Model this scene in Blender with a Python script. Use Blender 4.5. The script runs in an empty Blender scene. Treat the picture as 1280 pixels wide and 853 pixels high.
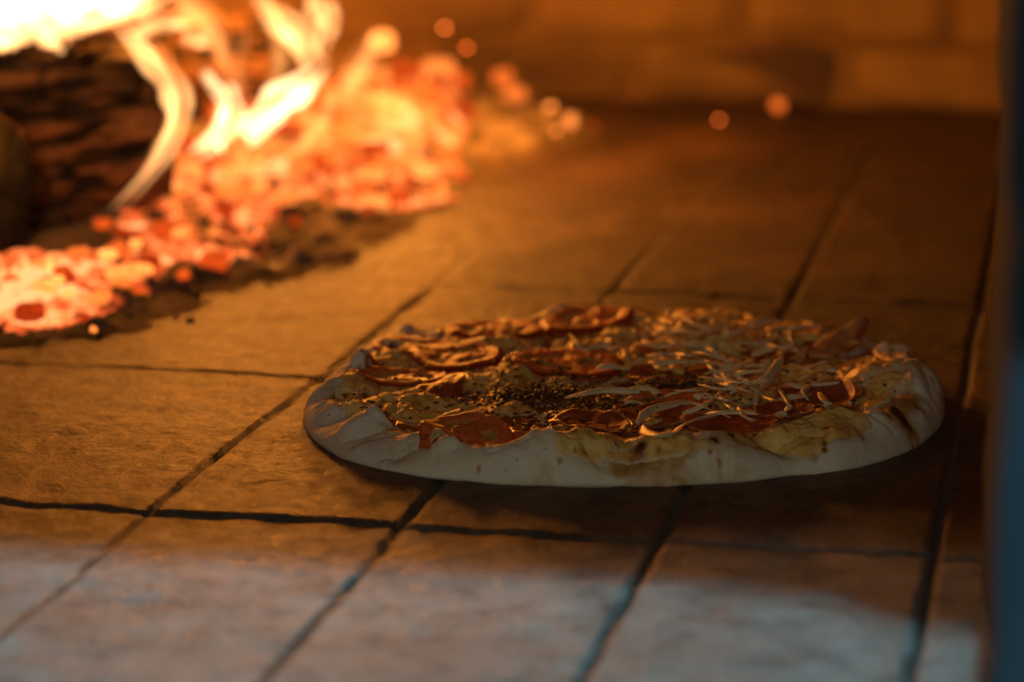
import bpy, math, random
import numpy as np
from mathutils import Vector

C = bpy.context.scene
col = C.collection
random.seed(11)
RNG = np.random.default_rng(5)

# ------------------------------------------------------------------ camera
F, W0, H0 = 3294.0, 1280.0, 853.0
CAM_H = .3366
PITCH = math.atan(717.5 / F)
YAW = math.atan(713 / math.hypot(F, 717.5))
cam = bpy.data.objects.new('camera', bpy.data.cameras.new('camera'))
col.objects.link(cam)
cam.location = (0, 0, CAM_H)
cam.rotation_euler = (math.pi / 2 - PITCH, 0, 0)
cam.data.sensor_width = 36
cam.data.lens = 36 * F / W0
cam.data.clip_start = .01
cam.data.clip_end = 50
cam.data.dof.use_dof = True
cam.data.dof.focus_distance = 1.32
cam.data.dof.aperture_fstop = 4.5
C.camera = cam

# ------------------------------------------------------------------ world, exposure, lamps
wd = bpy.data.worlds.new('World')
C.world = wd
wd.use_nodes = True
wd.node_tree.nodes['Background'].inputs[0].default_value = (.35, .55, .8, 1)
wd.node_tree.nodes['Background'].inputs[1].default_value = .01
C.view_settings.view_transform = 'Standard'
C.view_settings.look = 'None'
C.view_settings.exposure = 0
C.view_settings.gamma = 1
C.cycles.max_bounces = 6
C.cycles.diffuse_bounces = 3
C.cycles.glossy_bounces = 3
C.cycles.transmission_bounces = 4
C.cycles.volume_bounces = 0
C.cycles.transparent_max_bounces = 40
C.cycles.sample_clamp_indirect = 3
C.cycles.blur_glossy = .5
C.cycles.caustics_reflective = False
C.cycles.caustics_refractive = False
C.cycles.use_denoising = True


def lamp(name, kind, loc, energy, color, size, target=None, **kw):
    d = bpy.data.lights.new(name, kind)
    d.energy = energy
    d.color = color
    if kind == 'AREA':
        d.size = size
    else:
        d.shadow_soft_size = size
    for k, v in kw.items():
        setattr(d, k, v)
    o = bpy.data.objects.new(name, d)
    col.objects.link(o)
    o.location = loc
    if target:
        o.rotation_euler = (Vector(target) - Vector(loc)).to_track_quat('-Z', 'Y').to_euler()
    return o


def at(px, py, z=0.0):
    """photograph pixel -> point at height z"""
    x = (px - W0 / 2) / F
    y = (H0 / 2 - py) / F
    d = (x, math.cos(PITCH) + y * math.sin(PITCH), -math.sin(PITCH) + y * math.cos(PITCH))
    t = (z - CAM_H) / d[2]
    return Vector((d[0] * t, d[1] * t, z))


def atY(px, py, Y):
    x = (px - W0 / 2) / F
    y = (H0 / 2 - py) / F
    d = (x, math.cos(PITCH) + y * math.sin(PITCH), -math.sin(PITCH) + y * math.cos(PITCH))
    t = Y / d[1]
    return Vector((d[0] * t, Y, CAM_H + d[2] * t))


FIRE = (1.0, .305, .032)
lamp('flame_light', 'POINT', (-.26, 2.12, .215), 8.6, FIRE, .05)
lamp('flame_light', 'POINT', (-.10, 2.30, .165), 7.0, FIRE, .05)
lamp('ember_light', 'POINT', (-.34, 1.74, .10), .32, FIRE, .03)
SUNP = Vector((-.12, -.95, 1.36))
lamp('daylight_lamp', 'SPOT', SUNP, 190, (.36, .74, .88), .03, (0, 1.0, 0), spot_size=math.radians(34), spot_blend=.2)
lamp('room_light', 'AREA', (-.18, -.50, .47), 3.4, (.92, .92, .76), .30, (.06, 1.35, .02))

# ------------------------------------------------------------------ noise
_P = np.random.default_rng(1).permutation(4096)
_V = np.random.default_rng(2).random(4096) * 2 - 1


def vnoise(x, y, z=0.0):
    x, y, z = np.broadcast_arrays(np.asarray(x, float), np.asarray(y, float), np.asarray(z, float))
    xi, yi, zi = np.floor(x).astype(int), np.floor(y).astype(int), np.floor(z).astype(int)
    fx, fy, fz = x - xi, y - yi, z - zi
    s = lambda t: t * t * t * (t * (t * 6 - 15) + 10)
    fx, fy, fz = s(fx), s(fy), s(fz)

    def h(a, b, c):
        return _V[_P[(_P[(_P[a & 4095] + b) & 4095] + c) & 4095]]
    r = 0
    for i in (0, 1):
        for j in (0, 1):
            for k in (0, 1):
                w = (fx if i else 1 - fx) * (fy if j else 1 - fy) * (fz if k else 1 - fz)
                r = r + w * h(xi + i, yi + j, zi + k)
    return r


def fbm(x, y, z=0.0, o=4, g=.5):
    r, a, f = 0, 1.0, 1.0
    for i in range(o):
        r = r + a * vnoise(x * f + 17.3 * i, y * f - 9.1 * i, np.asarray(z) * f + 3.7 * i)
        a *= g
        f *= 2.03
    return r


def sstep(a, b, x):
    t = np.clip((x - a) / (b - a), 0, 1)
    return t * t * (3 - 2 * t)


# ------------------------------------------------------------------ object helpers
def obj(name, verts, faces, mat, parent=None, smooth=True, attrs=None, mats=None, midx=None):
    me = bpy.data.meshes.new(name)
    me.from_pydata([tuple(v) for v in np.asarray(verts, float)], [], [tuple(int(i) for i in f) for f in faces])
    if smooth:
        me.polygons.foreach_set('use_smooth', [True] * len(me.polygons))
    for k, v in (attrs or {}).items():
        a = me.attributes.new(k, 'FLOAT', 'POINT')
        a.data.foreach_set('value', np.asarray(v, dtype=np.float32))
    for m in (mats or [mat]):
        me.materials.append(m)
    if midx is not None:
        me.polygons.foreach_set('material_index', np.asarray(midx, dtype=np.int32))
    me.update()
    o = bpy.data.objects.new(name, me)
    col.objects.link(o)
    if parent:
        o.parent = parent
    return o


def tag(o, label=None, cat=None, group=None, kind=None):
    for k, v in (('label', label), ('category', cat), ('group', group), ('kind', kind)):
        if v:
            o[k] = v
    return o


def empty(name, loc=(0, 0, 0)):
    o = bpy.data.objects.new(name, None)
    col.objects.link(o)
    o.location = loc
    o.empty_display_size = .05
    return o


def grid_faces(nu, nv, wrap=False, flip=False):
    """nu rows x nv columns of vertices, index = i*nv + j"""
    i = np.arange(nu - 1)[:, None]
    j = np.arange(nv if wrap else nv - 1)[None, :]
    j2 = (j + 1) % nv
    q = np.stack([i * nv + j, i * nv + j2, (i + 1) * nv + j2, (i + 1) * nv + j], -1).reshape(-1, 4)
    return q[:, ::-1] if flip else q


def ico(sub=2):
    t = (1 + 5 ** .5) / 2
    v = [(-1, t, 0), (1, t, 0), (-1, -t, 0), (1, -t, 0), (0, -1, t), (0, 1, t), (0, -1, -t), (0, 1, -t), (t, 0, -1), (t, 0, 1), (-t, 0, -1), (-t, 0, 1)]
    f = [(0, 11, 5), (0, 5, 1), (0, 1, 7), (0, 7, 10), (0, 10, 11), (1, 5, 9), (5, 11, 4), (11, 10, 2), (10, 7, 6), (7, 1, 8), (3, 9, 4), (3, 4, 2), (3, 2, 6), (3, 6, 8), (3, 8, 9), (4, 9, 5), (2, 4, 11), (6, 2, 10), (8, 6, 7), (9, 8, 1)]
    v = [Vector(p).normalized() for p in v]
    for _ in range(sub):
        c, nf = {}, []

        def mid(a, b):
            k = (min(a, b), max(a, b))
            if k not in c:
                v.append(((v[a] + v[b]) / 2).normalized())
                c[k] = len(v) - 1
            return c[k]
        for a, b, d in f:
            x, y, z = mid(a, b), mid(b, d), mid(d, a)
            nf += [(a, x, z), (b, y, x), (d, z, y), (x, y, z)]
        f = nf
    return np.array([tuple(p) for p in v]), np.array(f)


def spline(pts, n=8):
    P = [np.array(p, float) for p in pts]
    P = [2 * P[0] - P[1]] + P + [2 * P[-1] - P[-2]]
    out = []
    for i in range(1, len(P) - 2):
        for k in range(n):
            t = k / n
            a, b, c, d = P[i - 1], P[i], P[i + 1], P[i + 2]
            out.append(.5 * ((2 * b) + (-a + c) * t + (2 * a - 5 * b + 4 * c - d) * t * t + (-a + 3 * b - 3 * c + d) * t ** 3))
    out.append(P[-2])
    return np.array(out)


def tube(path, ra, rb, seg=10, up=(0, 0, 1), close=True, tilt=0.0):
    """swept ellipse; ra = half width across, rb = half thickness along 'up'; both may be arrays"""
    path = np.array(path)
    n = len(path)
    ra = np.broadcast_to(np.asarray(ra, float), (n,))
    rb = np.broadcast_to(np.asarray(rb, float), (n,))
    tilt = np.broadcast_to(np.asarray(tilt, float), (n,))
    T = np.gradient(path, axis=0)
    T /= np.linalg.norm(T, axis=1)[:, None] + 1e-12
    up = np.array(up, float)
    S = np.cross(T, up)
    S /= np.linalg.norm(S, axis=1)[:, None] + 1e-9
    U = np.cross(S, T)
    c, s = np.cos(tilt)[:, None], np.sin(tilt)[:, None]
    S, U = S * c + U * s, U * c - S * s
    a = np.arange(seg) / seg * 2 * math.pi
    v = path[:, None, :] + S[:, None, :] * (ra[:, None] * np.cos(a))[:, :, None] + U[:, None, :] * (rb[:, None] * np.sin(a))[:, :, None]
    v = v.reshape(-1, 3)
    f = [tuple(q) for q in grid_faces(n, seg, wrap=True, flip=True)]
    f.append(tuple(range(seg)))
    f.append(tuple(range((n - 1) * seg, n * seg))[::-1])
    return v, f


# ------------------------------------------------------------------ materials
def mat(name):
    m = bpy.data.materials.new(name)
    m.use_nodes = True
    nt = m.node_tree
    nt.nodes.clear()
    out = nt.nodes.new('ShaderNodeOutputMaterial')
    return m, nt, out


class N:
    def __init__(s, nt):
        s.nt = nt

    def node(s, t, ins=None, **kw):
        n = s.nt.nodes.new(t)
        for k, v in kw.items():
            setattr(n, k, v)
        for k, v in (ins or {}).items():
            if hasattr(v, 'links') or isinstance(v, bpy.types.NodeSocket):
                s.nt.links.new(v, n.inputs[k])
            else:
                n.inputs[k].default_value = v
        return n

    def noise(s, scale, detail=4, rough=.55, vec=None, dist=0.0):
        n = s.node('ShaderNodeTexNoise', {'Scale': scale, 'Detail': detail, 'Roughness': rough, 'Distortion': dist})
        s.nt.links.new(vec if vec is not None else s.co(), n.inputs['Vector'])
        return n.outputs['Fac']

    def co(s):
        if not hasattr(s, '_c'):
            s._c = s.nt.nodes.new('ShaderNodeTexCoord').outputs['Object']
        return s._c

    def ramp(s, fac, stops):
        n = s.nt.nodes.new('ShaderNodeValToRGB')
        s.nt.links.new(fac, n.inputs[0])
        e = n.color_ramp.elements
        e.remove(e[1])
        for i, (p, c) in enumerate(stops):
            k = e[0] if i == 0 else e.new(p)
            k.position = p
            k.color = c if len(c) == 4 else (*c, 1)
        return n.outputs[0]

    def mix(s, fac, a, b, mode='MIX'):
        n = s.nt.nodes.new('ShaderNodeMix')
        n.data_type = 'RGBA'
        n.blend_type = mode
        for k, v in ((0, fac), (6, a), (7, b)):
            if isinstance(v, bpy.types.NodeSocket):
                s.nt.links.new(v, n.inputs[k])
            elif k == 0:
                n.inputs[k].default_value = v
            else:
                n.inputs[k].default_value = v if len(v) == 4 else (*v, 1)
        return n.outputs[2]

    def math(s, op, a, b=0.0, c=None, clamp=False):
        n = s.nt.nodes.new('ShaderNodeMath')
        n.operation = op
        n.use_clamp = clamp
        for k, v in ((0, a), (1, b), (2, c)):
            if v is None:
                continue
            if isinstance(v, bpy.types.NodeSocket):
                s.nt.links.new(v, n.inputs[k])
            else:
                n.inputs[k].default_value = v
        return n.outputs[0]

    def attr(s, name):
        n = s.nt.nodes.new('ShaderNodeAttribute')
        n.attribute_name = name
        return n.outputs['Fac']

    def bump(s, h, strength, dist, normal=None):
        n = s.node('ShaderNodeBump', {'Height': h, 'Strength': strength, 'Distance': dist})
        if normal is not None:
            s.nt.links.new(normal, n.inputs['Normal'])
        return n.outputs[0]

    def bsdf(s, out, color, rough=.6, spec=.5, normal=None, **kw):
        n = s.nt.nodes.new('ShaderNodeBsdfPrincipled')
        for k, v in (('Base Color', color), ('Roughness', rough), ('Specular IOR Level', spec)):
            if isinstance(v, bpy.types.NodeSocket):
                s.nt.links.new(v, n.inputs[k])
            elif k == 'Base Color':
                n.inputs[k].default_value = (*v, 1)
            else:
                n.inputs[k].default_value = v
        for k, v in kw.items():
            k = k.replace('_', ' ')
            if isinstance(v, bpy.types.NodeSocket):
                s.nt.links.new(v, n.inputs[k])
            else:
                n.inputs[k].default_value = v
        if normal is not None:
            s.nt.links.new(normal, n.inputs['Normal'])
        s.nt.links.new(n.outputs[0], out.inputs[0])
        return n


def m_floor():
    m, nt, out = mat('hearth_brick')
    n = N(nt)
    j, bid = n.attr('joint'), n.attr('tone')
    base = n.mix(bid, (.155, .068, .034), (.225, .112, .058))
    pale = n.ramp(n.noise(9, 6, .65), [(.38, (0, 0, 0)), (.66, (1, 1, 1))])
    base = n.mix(n.math('MULTIPLY', pale, .5), base, (.26, .165, .105))
    sp = n.ramp(n.noise(26, 8, .7, dist=.6), [(.30, (1, 1, 1)), (.46, (0, 0, 0))])
    base = n.mix(n.math('MULTIPLY', sp, .75), base, (.13, .08, .055))
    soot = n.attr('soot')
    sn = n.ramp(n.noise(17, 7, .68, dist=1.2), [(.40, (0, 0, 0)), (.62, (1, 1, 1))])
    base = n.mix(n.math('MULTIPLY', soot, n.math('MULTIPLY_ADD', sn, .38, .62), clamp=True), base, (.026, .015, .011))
    base = n.mix(1.0, base, n.ramp(n.noise(380, 5, .75), [(.30, (.42, .42, .42)), (.5, (1, 1, 1)), (.70, (1.35, 1.3, 1.2))]), 'MULTIPLY')
    base = n.mix(.8, base, n.ramp(n.noise(36, 7, .75, dist=.4), [(.36, (.36, .32, .30)), (.56, (1.08, 1.08, 1.08))]), 'MULTIPLY')
    st = n.ramp(n.noise(11, 8, .72, dist=.8), [(.50, (0, 0, 0)), (.64, (1, 1, 1))])
    base = n.mix(n.math('MULTIPLY', st, .55), base, (.07, .04, .028))
    fl = n.ramp(n.noise(260, 3, .6), [(.64, (0, 0, 0)), (.70, (1, 1, 1))])
    base = n.mix(n.math('MULTIPLY', fl, .6), base, (.09, .06, .045))
    lit_dust = n.attr('lit_dust')  # pale dust together with the daylit band's brightness, in the colour
    base = n.mix(n.math('MULTIPLY', lit_dust, n.math('MULTIPLY_ADD', pale, .35, .62)), base, n.ramp(n.noise(42, 7, .7), [(.30, (.22, .21, .19)), (.48, (.46, .47, .46)), (.7, (.62, .63, .61))]))
    sb = n.ramp(n.noise(34, 5, .7, dist=.5), [(.60, (0, 0, 0)), (.70, (1, 1, 1))])
    base = n.mix(n.math('MULTIPLY', sb, .6), base, (.075, .055, .045))
    base = n.mix(j, base, (.12, .11, .10))
    g = n.math('ADD', n.math('MULTIPLY', n.noise(900, 3, .7), .6), n.noise(240, 5, .7))
    nb = n.bump(g, 1.0, .0024)
    nb = n.bump(n.noise(60, 6, .6), .5, .003, nb)
    n.bsdf(out, base, n.math('MULTIPLY_ADD', n.noise(120, 3), .35, .38), .42, nb)
    return m


def m_simple(name, c1, c2, scale, rough=.8, bs=.5, bd=.003, spec=.3, bscale=None, **kw):
    m, nt, out = mat(name)
    n = N(nt)
    c = n.ramp(n.noise(scale, 6, .65), [(.3, c1), (.7, c2)])
    nb = n.bump(n.noise(bscale or scale * 3, 5, .65), bs, bd)
    n.bsdf(out, c, rough, spec, nb, **kw)
    return m


def m_dough():
    m, nt, out = mat('baked_dough')
    n = N(nt)
    base = n.mix(n.ramp(n.noise(70, 4), [(.35, (0, 0, 0)), (.7, (1, 1, 1))]), (.80, .66, .47), (.86, .76, .60))
    br = n.attr('brown')
    bn = n.math('ADD', br, n.math('MULTIPLY', n.math('SUBTRACT', n.noise(130, 6, .7), .5), 1.5))
    bn = n.math('MULTIPLY', bn, .66)
    base = n.mix(n.ramp(bn, [(.21, (0, 0, 0)), (.60, (1, 1, 1))]), base, (.58, .30, .09))
    base = n.mix(n.ramp(bn, [(.66, (0, 0, 0)), (.98, (1, 1, 1))]), base, (.13, .05, .018))
    dots = n.ramp(n.noise(420, 2, .5), [(.70, (0, 0, 0)), (.75, (1, 1, 1))])
    base = n.mix(n.math('MULTIPLY', dots, n.ramp(n.noise(40, 2), [(.5, (0, 0, 0)), (.62, (1, 1, 1))])), base, (.06, .045, .012))
    sa = n.ramp(n.math('ADD', n.attr('sauce'), n.math('MULTIPLY', n.math('SUBTRACT', n.noise(150, 5, .7), .5), .5)), [(.35, (0, 0, 0)), (.6, (1, 1, 1))])
    base = n.mix(sa, base, n.mix(n.noise(200, 4), (.30, .055, .012), (.50, .16, .03)))
    rough = n.math('MULTIPLY_ADD', sa, -.35, .68)
    g = n.math('ADD', n.noise(520, 4, .6), n.noise(140, 4, .6))
    nb = n.bump(g, .45, .0012)
    n.bsdf(out, base, rough, .35, nb)
    return m


def m_cheese():
    m, nt, out = mat('melted_cheese')
    n = N(nt)
    base = n.mix(n.ramp(n.noise(75, 5, .6), [(.3, (0, 0, 0)), (.7, (1, 1, 1))]), (.84, .42, .07), (.94, .66, .22))
    br = n.math('ADD', n.attr('brown'), n.math('MULTIPLY', n.math('SUBTRACT', n.noise(190, 6, .72), .5), 1.3))
    base = n.mix(n.ramp(br, [(.35, (0, 0, 0)), (.8, (1, 1, 1))]), base, (.42, .14, .025))
    base = n.mix(n.ramp(br, [(.85, (0, 0, 0)), (1.1, (1, 1, 1))]), base, (.07, .025, .01))
    base = n.mix(n.attr('thin'), base, (.80, .60, .34))
    g = n.math('ADD', n.noise(330, 3, .55, dist=.5), n.math('MULTIPLY', n.noise(110, 3, .5, dist=.8), 1.6))
    nb = n.bump(g, .5, .0016)
    n.bsdf(out, base, n.math('MULTIPLY_ADD', n.noise(60, 3), .5, .22), .38, nb)
    return m


def m_tomato():
    m, nt, out = mat('roasted_tomato')
    n = N(nt)
    a = n.attr('pocket')
    base = n.mix(n.noise(160, 4), (.70, .115, .022), (.82, .235, .055))
    base = n.mix(a, base, n.mix(n.noise(300, 3), (.52, .20, .03), (.62, .42, .13)))
    base = n.mix(n.attr('skin'), base, (.58, .08, .016))
    base = n.mix(n.ramp(n.noise(95, 6, .7), [(.60, (0, 0, 0)), (.75, (1, 1, 1))]), base, (.17, .03, .008))
    nb = n.bump(n.math('ADD', n.noise(260, 4, .6), n.noise(90, 3)), .5, .0016)
    n.bsdf(out, base, .46, .3, nb)
    return m


M = {}
M['floor'] = m_floor()
def m_wall():
    m, nt, out = mat('firebrick')
    n = N(nt)
    c = n.ramp(n.noise(5, 6, .65), [(.3, (.15, .088, .030)), (.7, (.30, .20, .070))])
    k = n.math('ADD', n.attr('soot'), n.math('MULTIPLY', n.math('SUBTRACT', n.noise(14, 5, .65), .5), .7))
    c = n.mix(n.ramp(k, [(.15, (0, 0, 0)), (.8, (1, 1, 1))]), c, (.07, .045, .03))
    n.bsdf(out, c, .85, .3, n.bump(n.noise(15, 5, .65), .6, .006))
    return m


M['wall'] = m_wall()
M['mortar'] = m_simple('sooty_mortar', (.11, .068, .026), (.21, .135, .055), 12, .9)
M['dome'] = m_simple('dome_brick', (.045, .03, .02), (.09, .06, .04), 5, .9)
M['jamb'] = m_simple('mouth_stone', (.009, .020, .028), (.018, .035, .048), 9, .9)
M['dough'] = m_dough()
M['cheese'] = m_cheese()
M['tomato'] = m_tomato()
M['meat'] = m_simple('cured_meat', (.24, .035, .016), (.54, .12, .045), 120, .42, .4, .0014, .3, 220)
M['meat_edge'] = m_simple('toasted_meat', (.45, .16, .045), (.75, .38, .14), 160, .34, .6, .0018, .5, 260)
M['onion'] = m_simple('onion_flesh', (.72, .52, .24), (.90, .76, .48), 90, .5, .25, .0008, .3, 260)
M['herb'] = m_simple('dried_herb', (.05, .045, .012), (.15, .12, .03), 300, .7)
M['char'] = m_simple('charred_crumb', (.035, .015, .008), (.14, .05, .018), 300, .45, .6, .001, .5)
def m_ash():
    m, nt, out = mat('wood_ash')
    n = N(nt)
    c = n.ramp(n.noise(26, 6, .65), [(.3, (.09, .065, .05)), (.7, (.38, .30, .24))])
    e = n.math('ADD', n.attr('rim'), n.math('MULTIPLY', n.math('SUBTRACT', n.noise(38, 6, .7), .5), 1.6))
    c = n.mix(n.ramp(e, [(.3, (0, 0, 0)), (.8, (1, 1, 1))]), c, (.11, .072, .048))
    n.bsdf(out, c, .95, .2, n.bump(n.noise(120, 5, .65), .9, .006))
    return m


M['ash'] = m_ash()


def m_bark():
    m, nt, out = mat('charred_bark')
    n = N(nt)
    a = n.attr('ridge')
    a2 = n.math('POWER', a, 1.8)
    base = n.mix(a2, (.008, .006, .005), (.30, .145, .055))  # ridge colour raised to paint in the fire's orange light
    base = n.mix(n.ramp(n.noise(60, 5, .7), [(.45, (0, 0, 0)), (.7, (1, 1, 1))]), base, (.05, .035, .025))
    nb = n.bump(n.noise(150, 6, .7), .8, .004)
    heat = n.ramp(n.math('ADD', n.attr('glow'), n.math('MULTIPLY', n.math('SUBTRACT', n.noise(90, 5, .7), .5), 1.4)), [(.55, (0, 0, 0)), (1.0, (1, .16, .03))])
    n.bsdf(out, base, .7, .3, nb, Emission_Color=heat, Emission_Strength=1.3)
    return m


M['bark'] = m_bark()


def m_coal():
    m, nt, out = mat('glowing_coal')
    n = N(nt)
    oi = nt.nodes.new('ShaderNodeObjectInfo')
    nz = n.ramp(n.noise(2.2, 5, .65), [(.34, (.35, .35, .35)), (.62, (1, 1, 1))])
    em = n.mix(1.0, oi.outputs['Color'], nz, 'MULTIPLY')
    n.bsdf(out, (.10, .06, .045), .9, .2, n.bump(n.noise(5, 5), .8, .1), Emission_Color=em, Emission_Strength=1.0)
    return m


M['coal'] = m_coal()


def m_emberbed():
    m, nt, out = mat('ember_bed')
    n = N(nt)
    h = n.math('ADD', n.attr('hotness'), n.math('MULTIPLY', n.math('SUBTRACT', n.noise(48, 6, .7), .5), 1.9))
    h = n.math('ADD', h, n.math('MULTIPLY', n.math('SUBTRACT', n.noise(12, 4, .6), .64), 2.3))
    c = n.ramp(h, [(.34, (0, 0, 0)), (.62, (.60, .07, .012)), (.90, (1.0, .24, .06)), (1.0, (1.0, .42, .15))])
    n.bsdf(out, (.14, .11, .09), .9, .2, n.bump(n.noise(80, 5, .7), .8, .008), Emission_Color=c, Emission_Strength=1.6)
    return m


M['embers'] = m_emberbed()


def m_flame(name, color, strength):
    m, nt, out = mat(name)
    e = nt.nodes.new('ShaderNodeEmission')
    e.inputs[0].default_value = (*color, 1)
    e.inputs[1].default_value = strength
    nt.links.new(e.outputs[0], out.inputs['Volume'])
    return m


M['flame_hot'] = m_flame('flame_white', (1, .48, .165), 200)
M['core'] = m_flame('flame_core', (1, .62, .28), 300)
M['flame_mid'] = m_flame('flame_yellow', (1, .38, .10), 60)
M['sheath'] = m_flame('flame_sheath', (1, .31, .065), 24)
M['flame_dim'] = m_flame('flame_orange', (1, .33, .085), 16)

def inside(px, py, poly):
    r = np.zeros(px.shape, bool)
    n = len(poly)
    for i in range(n):
        x1, y1 = poly[i]
        x2, y2 = poly[(i + 1) % n]
        if y1 == y2:
            continue
        c = ((y1 > py) != (y2 > py)) & (px < (x2 - x1) * (py - y1) / (y2 - y1) + x1)
        r ^= c
    return r


def polydist(x, y, poly):
    d = np.full(x.shape, 1e9)
    for i in range(len(poly)):
        ax, ay = poly[i]
        bx, by = poly[(i + 1) % len(poly)]
        t = np.clip(((x - ax) * (bx - ax) + (y - ay) * (by - ay)) / ((bx - ax) ** 2 + (by - ay) ** 2 + 1e-12), 0, 1)
        d = np.minimum(d, np.hypot(x - ax - t * (bx - ax), y - ay - t * (by - ay)))
    return np.where(inside(x, y, poly), d, -d)


g2 = lambda L: [tuple(at(a, b, 0))[:2] for a, b in L]
ash_poly = g2([(-420, 470), (-100, 440), (50, 424), (130, 428), (210, 402), (310, 372), (380, 348), (440, 330), (500, 285), (560, 255), (600, 215), (660, 200), (740, 180), (752, 150), (700, 128), (650, 108), (600, 92), (560, 80)]) + [(-.25, 2.62), (-.8, 2.2), (-.9, 1.7)]

# ------------------------------------------------------------------ oven floor (one sheet of laid bricks)
CU, SU = math.cos(YAW), math.sin(YAW)
ulines = np.array([-1.0, -.762, -.643, -.4067, -.2880, -.1700, -.0482, .070, .189, .307, .425, .543, .66, .78, .90, 1.02])
vlines = np.array([-.01, .27, .55, .832, 1.114, 1.395, 1.676, 1.957, 2.238, 2.52, 2.80, 3.08])


def axis(a, b, near, far, s0, s1):
    out = [a]
    while out[-1] < b:
        x = out[-1]
        t = min(1, max(0, (near - x) / .3 if x < near else (x - far) / .5))
        out.append(x + s0 + (s1 - s0) * t)
    return np.array(out)


us = axis(-1.1, .9, -.55, .14, .0022, .008)
vs = axis(.45, 3.0, 1.0, 1.6, .0024, .009)
UU, VV = np.meshgrid(us, vs)
wob = .0013 * fbm(UU * 7, VV * 7, 1, 2) + .0006 * fbm(UU * 60, VV * 60, 4, 3)
wob2 = .0016 * fbm(UU * 9, VV * 9, 7, 2) + .0008 * fbm(UU * 60, VV * 60, 9, 3)
du = np.min(np.abs((UU + wob)[..., None] - ulines), -1)
dv = np.min(np.abs((VV + wob2)[..., None] - vlines), -1)
iu = np.searchsorted(ulines, UU + wob)
iv = np.searchsorted(vlines, VV + wob2)
wu = .0012 + .0007 * fbm(UU * 9, VV * 9, 20, 2)
wv = .0012 + .0009 * fbm(UU * 9, VV * 9, 24, 2)
# the ash-filled joints of the far left are shallower
fill = np.maximum(sstep(1.62, 1.72, VV) * sstep(-.33, -.36, UU), .75 * sstep(1.66, 1.95, VV) * sstep(-.05, -.2, UU))
fill = np.maximum(fill, .6 * sstep(-.44, -.50, UU) * sstep(1.2, 1.3, VV))
groove_u = 1 - sstep(wu * .7, wu + .0026, du)
groove_v = (1 - sstep(wv * .6, wv + .0024, dv)) * np.where(UU > -.20, .5, .95)
groove = np.maximum(groove_u, groove_v) * (1 - .8 * fill)
tone = np.array([[_V[(i * 37 + j * 101) & 4095] for i in range(40)] for j in range(40)]) * .5 + .5
tn = tone[np.clip(iv, 0, 39), np.clip(iu, 0, 39)]
lift = (tn - .5) * .0016
ZZ = lift * (1 - groove) - .0026 * groove + .0006 * fbm(UU * 60, VV * 60, 3, 4) + .0009 * fbm(UU * 12, VV * 12, 5, 3)
XX = UU * CU + VV * SU
YY = -UU * SU + VV * CU
soot = sstep(-.04, .22, XX + .22 * fbm(XX * 5, YY * 5, 2, 3) + .03 * sstep(1.5, 1.2, YY)) * .95  # mottled soot, deepened to paint in fire falloff and shade beside the pizza
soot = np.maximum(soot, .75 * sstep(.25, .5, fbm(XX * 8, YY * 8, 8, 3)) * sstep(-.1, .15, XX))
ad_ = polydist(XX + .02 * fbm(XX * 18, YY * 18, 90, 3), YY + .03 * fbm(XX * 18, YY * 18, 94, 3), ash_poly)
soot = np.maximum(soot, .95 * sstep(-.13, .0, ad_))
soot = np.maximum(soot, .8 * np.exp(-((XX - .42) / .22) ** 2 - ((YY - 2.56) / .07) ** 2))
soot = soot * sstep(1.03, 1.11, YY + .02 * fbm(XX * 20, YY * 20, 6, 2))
lit_dust = sstep(1.16, 1.09, YY + .02 * fbm(XX * 16, YY * 16, 12, 3))  # dust stops at the daylight edge, painting the lit band paler
XX, YY, ZZ = XX.ravel(), YY.ravel(), ZZ.ravel()
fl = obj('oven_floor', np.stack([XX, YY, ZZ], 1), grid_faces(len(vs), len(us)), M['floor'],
         attrs={'joint': sstep(.25, .8, groove).ravel(), 'tone': tn.ravel(), 'soot': soot.ravel(), 'lit_dust': lit_dust.ravel()})
tag(fl, kind='structure')

# ------------------------------------------------------------------ oven wall, dome, mouth
WC = (.02, 1.76)
WR = .95


def brick_block(c, ax, ay, az, sx, sy, sz, seed, r=.006):
    """one rounded brick of size sx,sy,sz about c with axes ax, ay, az"""
    v, f = ico(2)
    v = np.sign(v) * np.abs(v) ** .28
    v = v / np.max(np.abs(v), axis=1).mean()
    v = np.clip(v, -1, 1)
    v = v * (1 + .02 * vnoise(v[:, 0] * 2 + seed, v[:, 1] * 2, v[:, 2] * 2)[:, None])
    return np.array(c) + v[:, :1] * np.array(ax) * sx / 2 + v[:, 1:2] * np.array(ay) * sy / 2 + v[:, 2:] * np.array(az) * sz / 2, f


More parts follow.
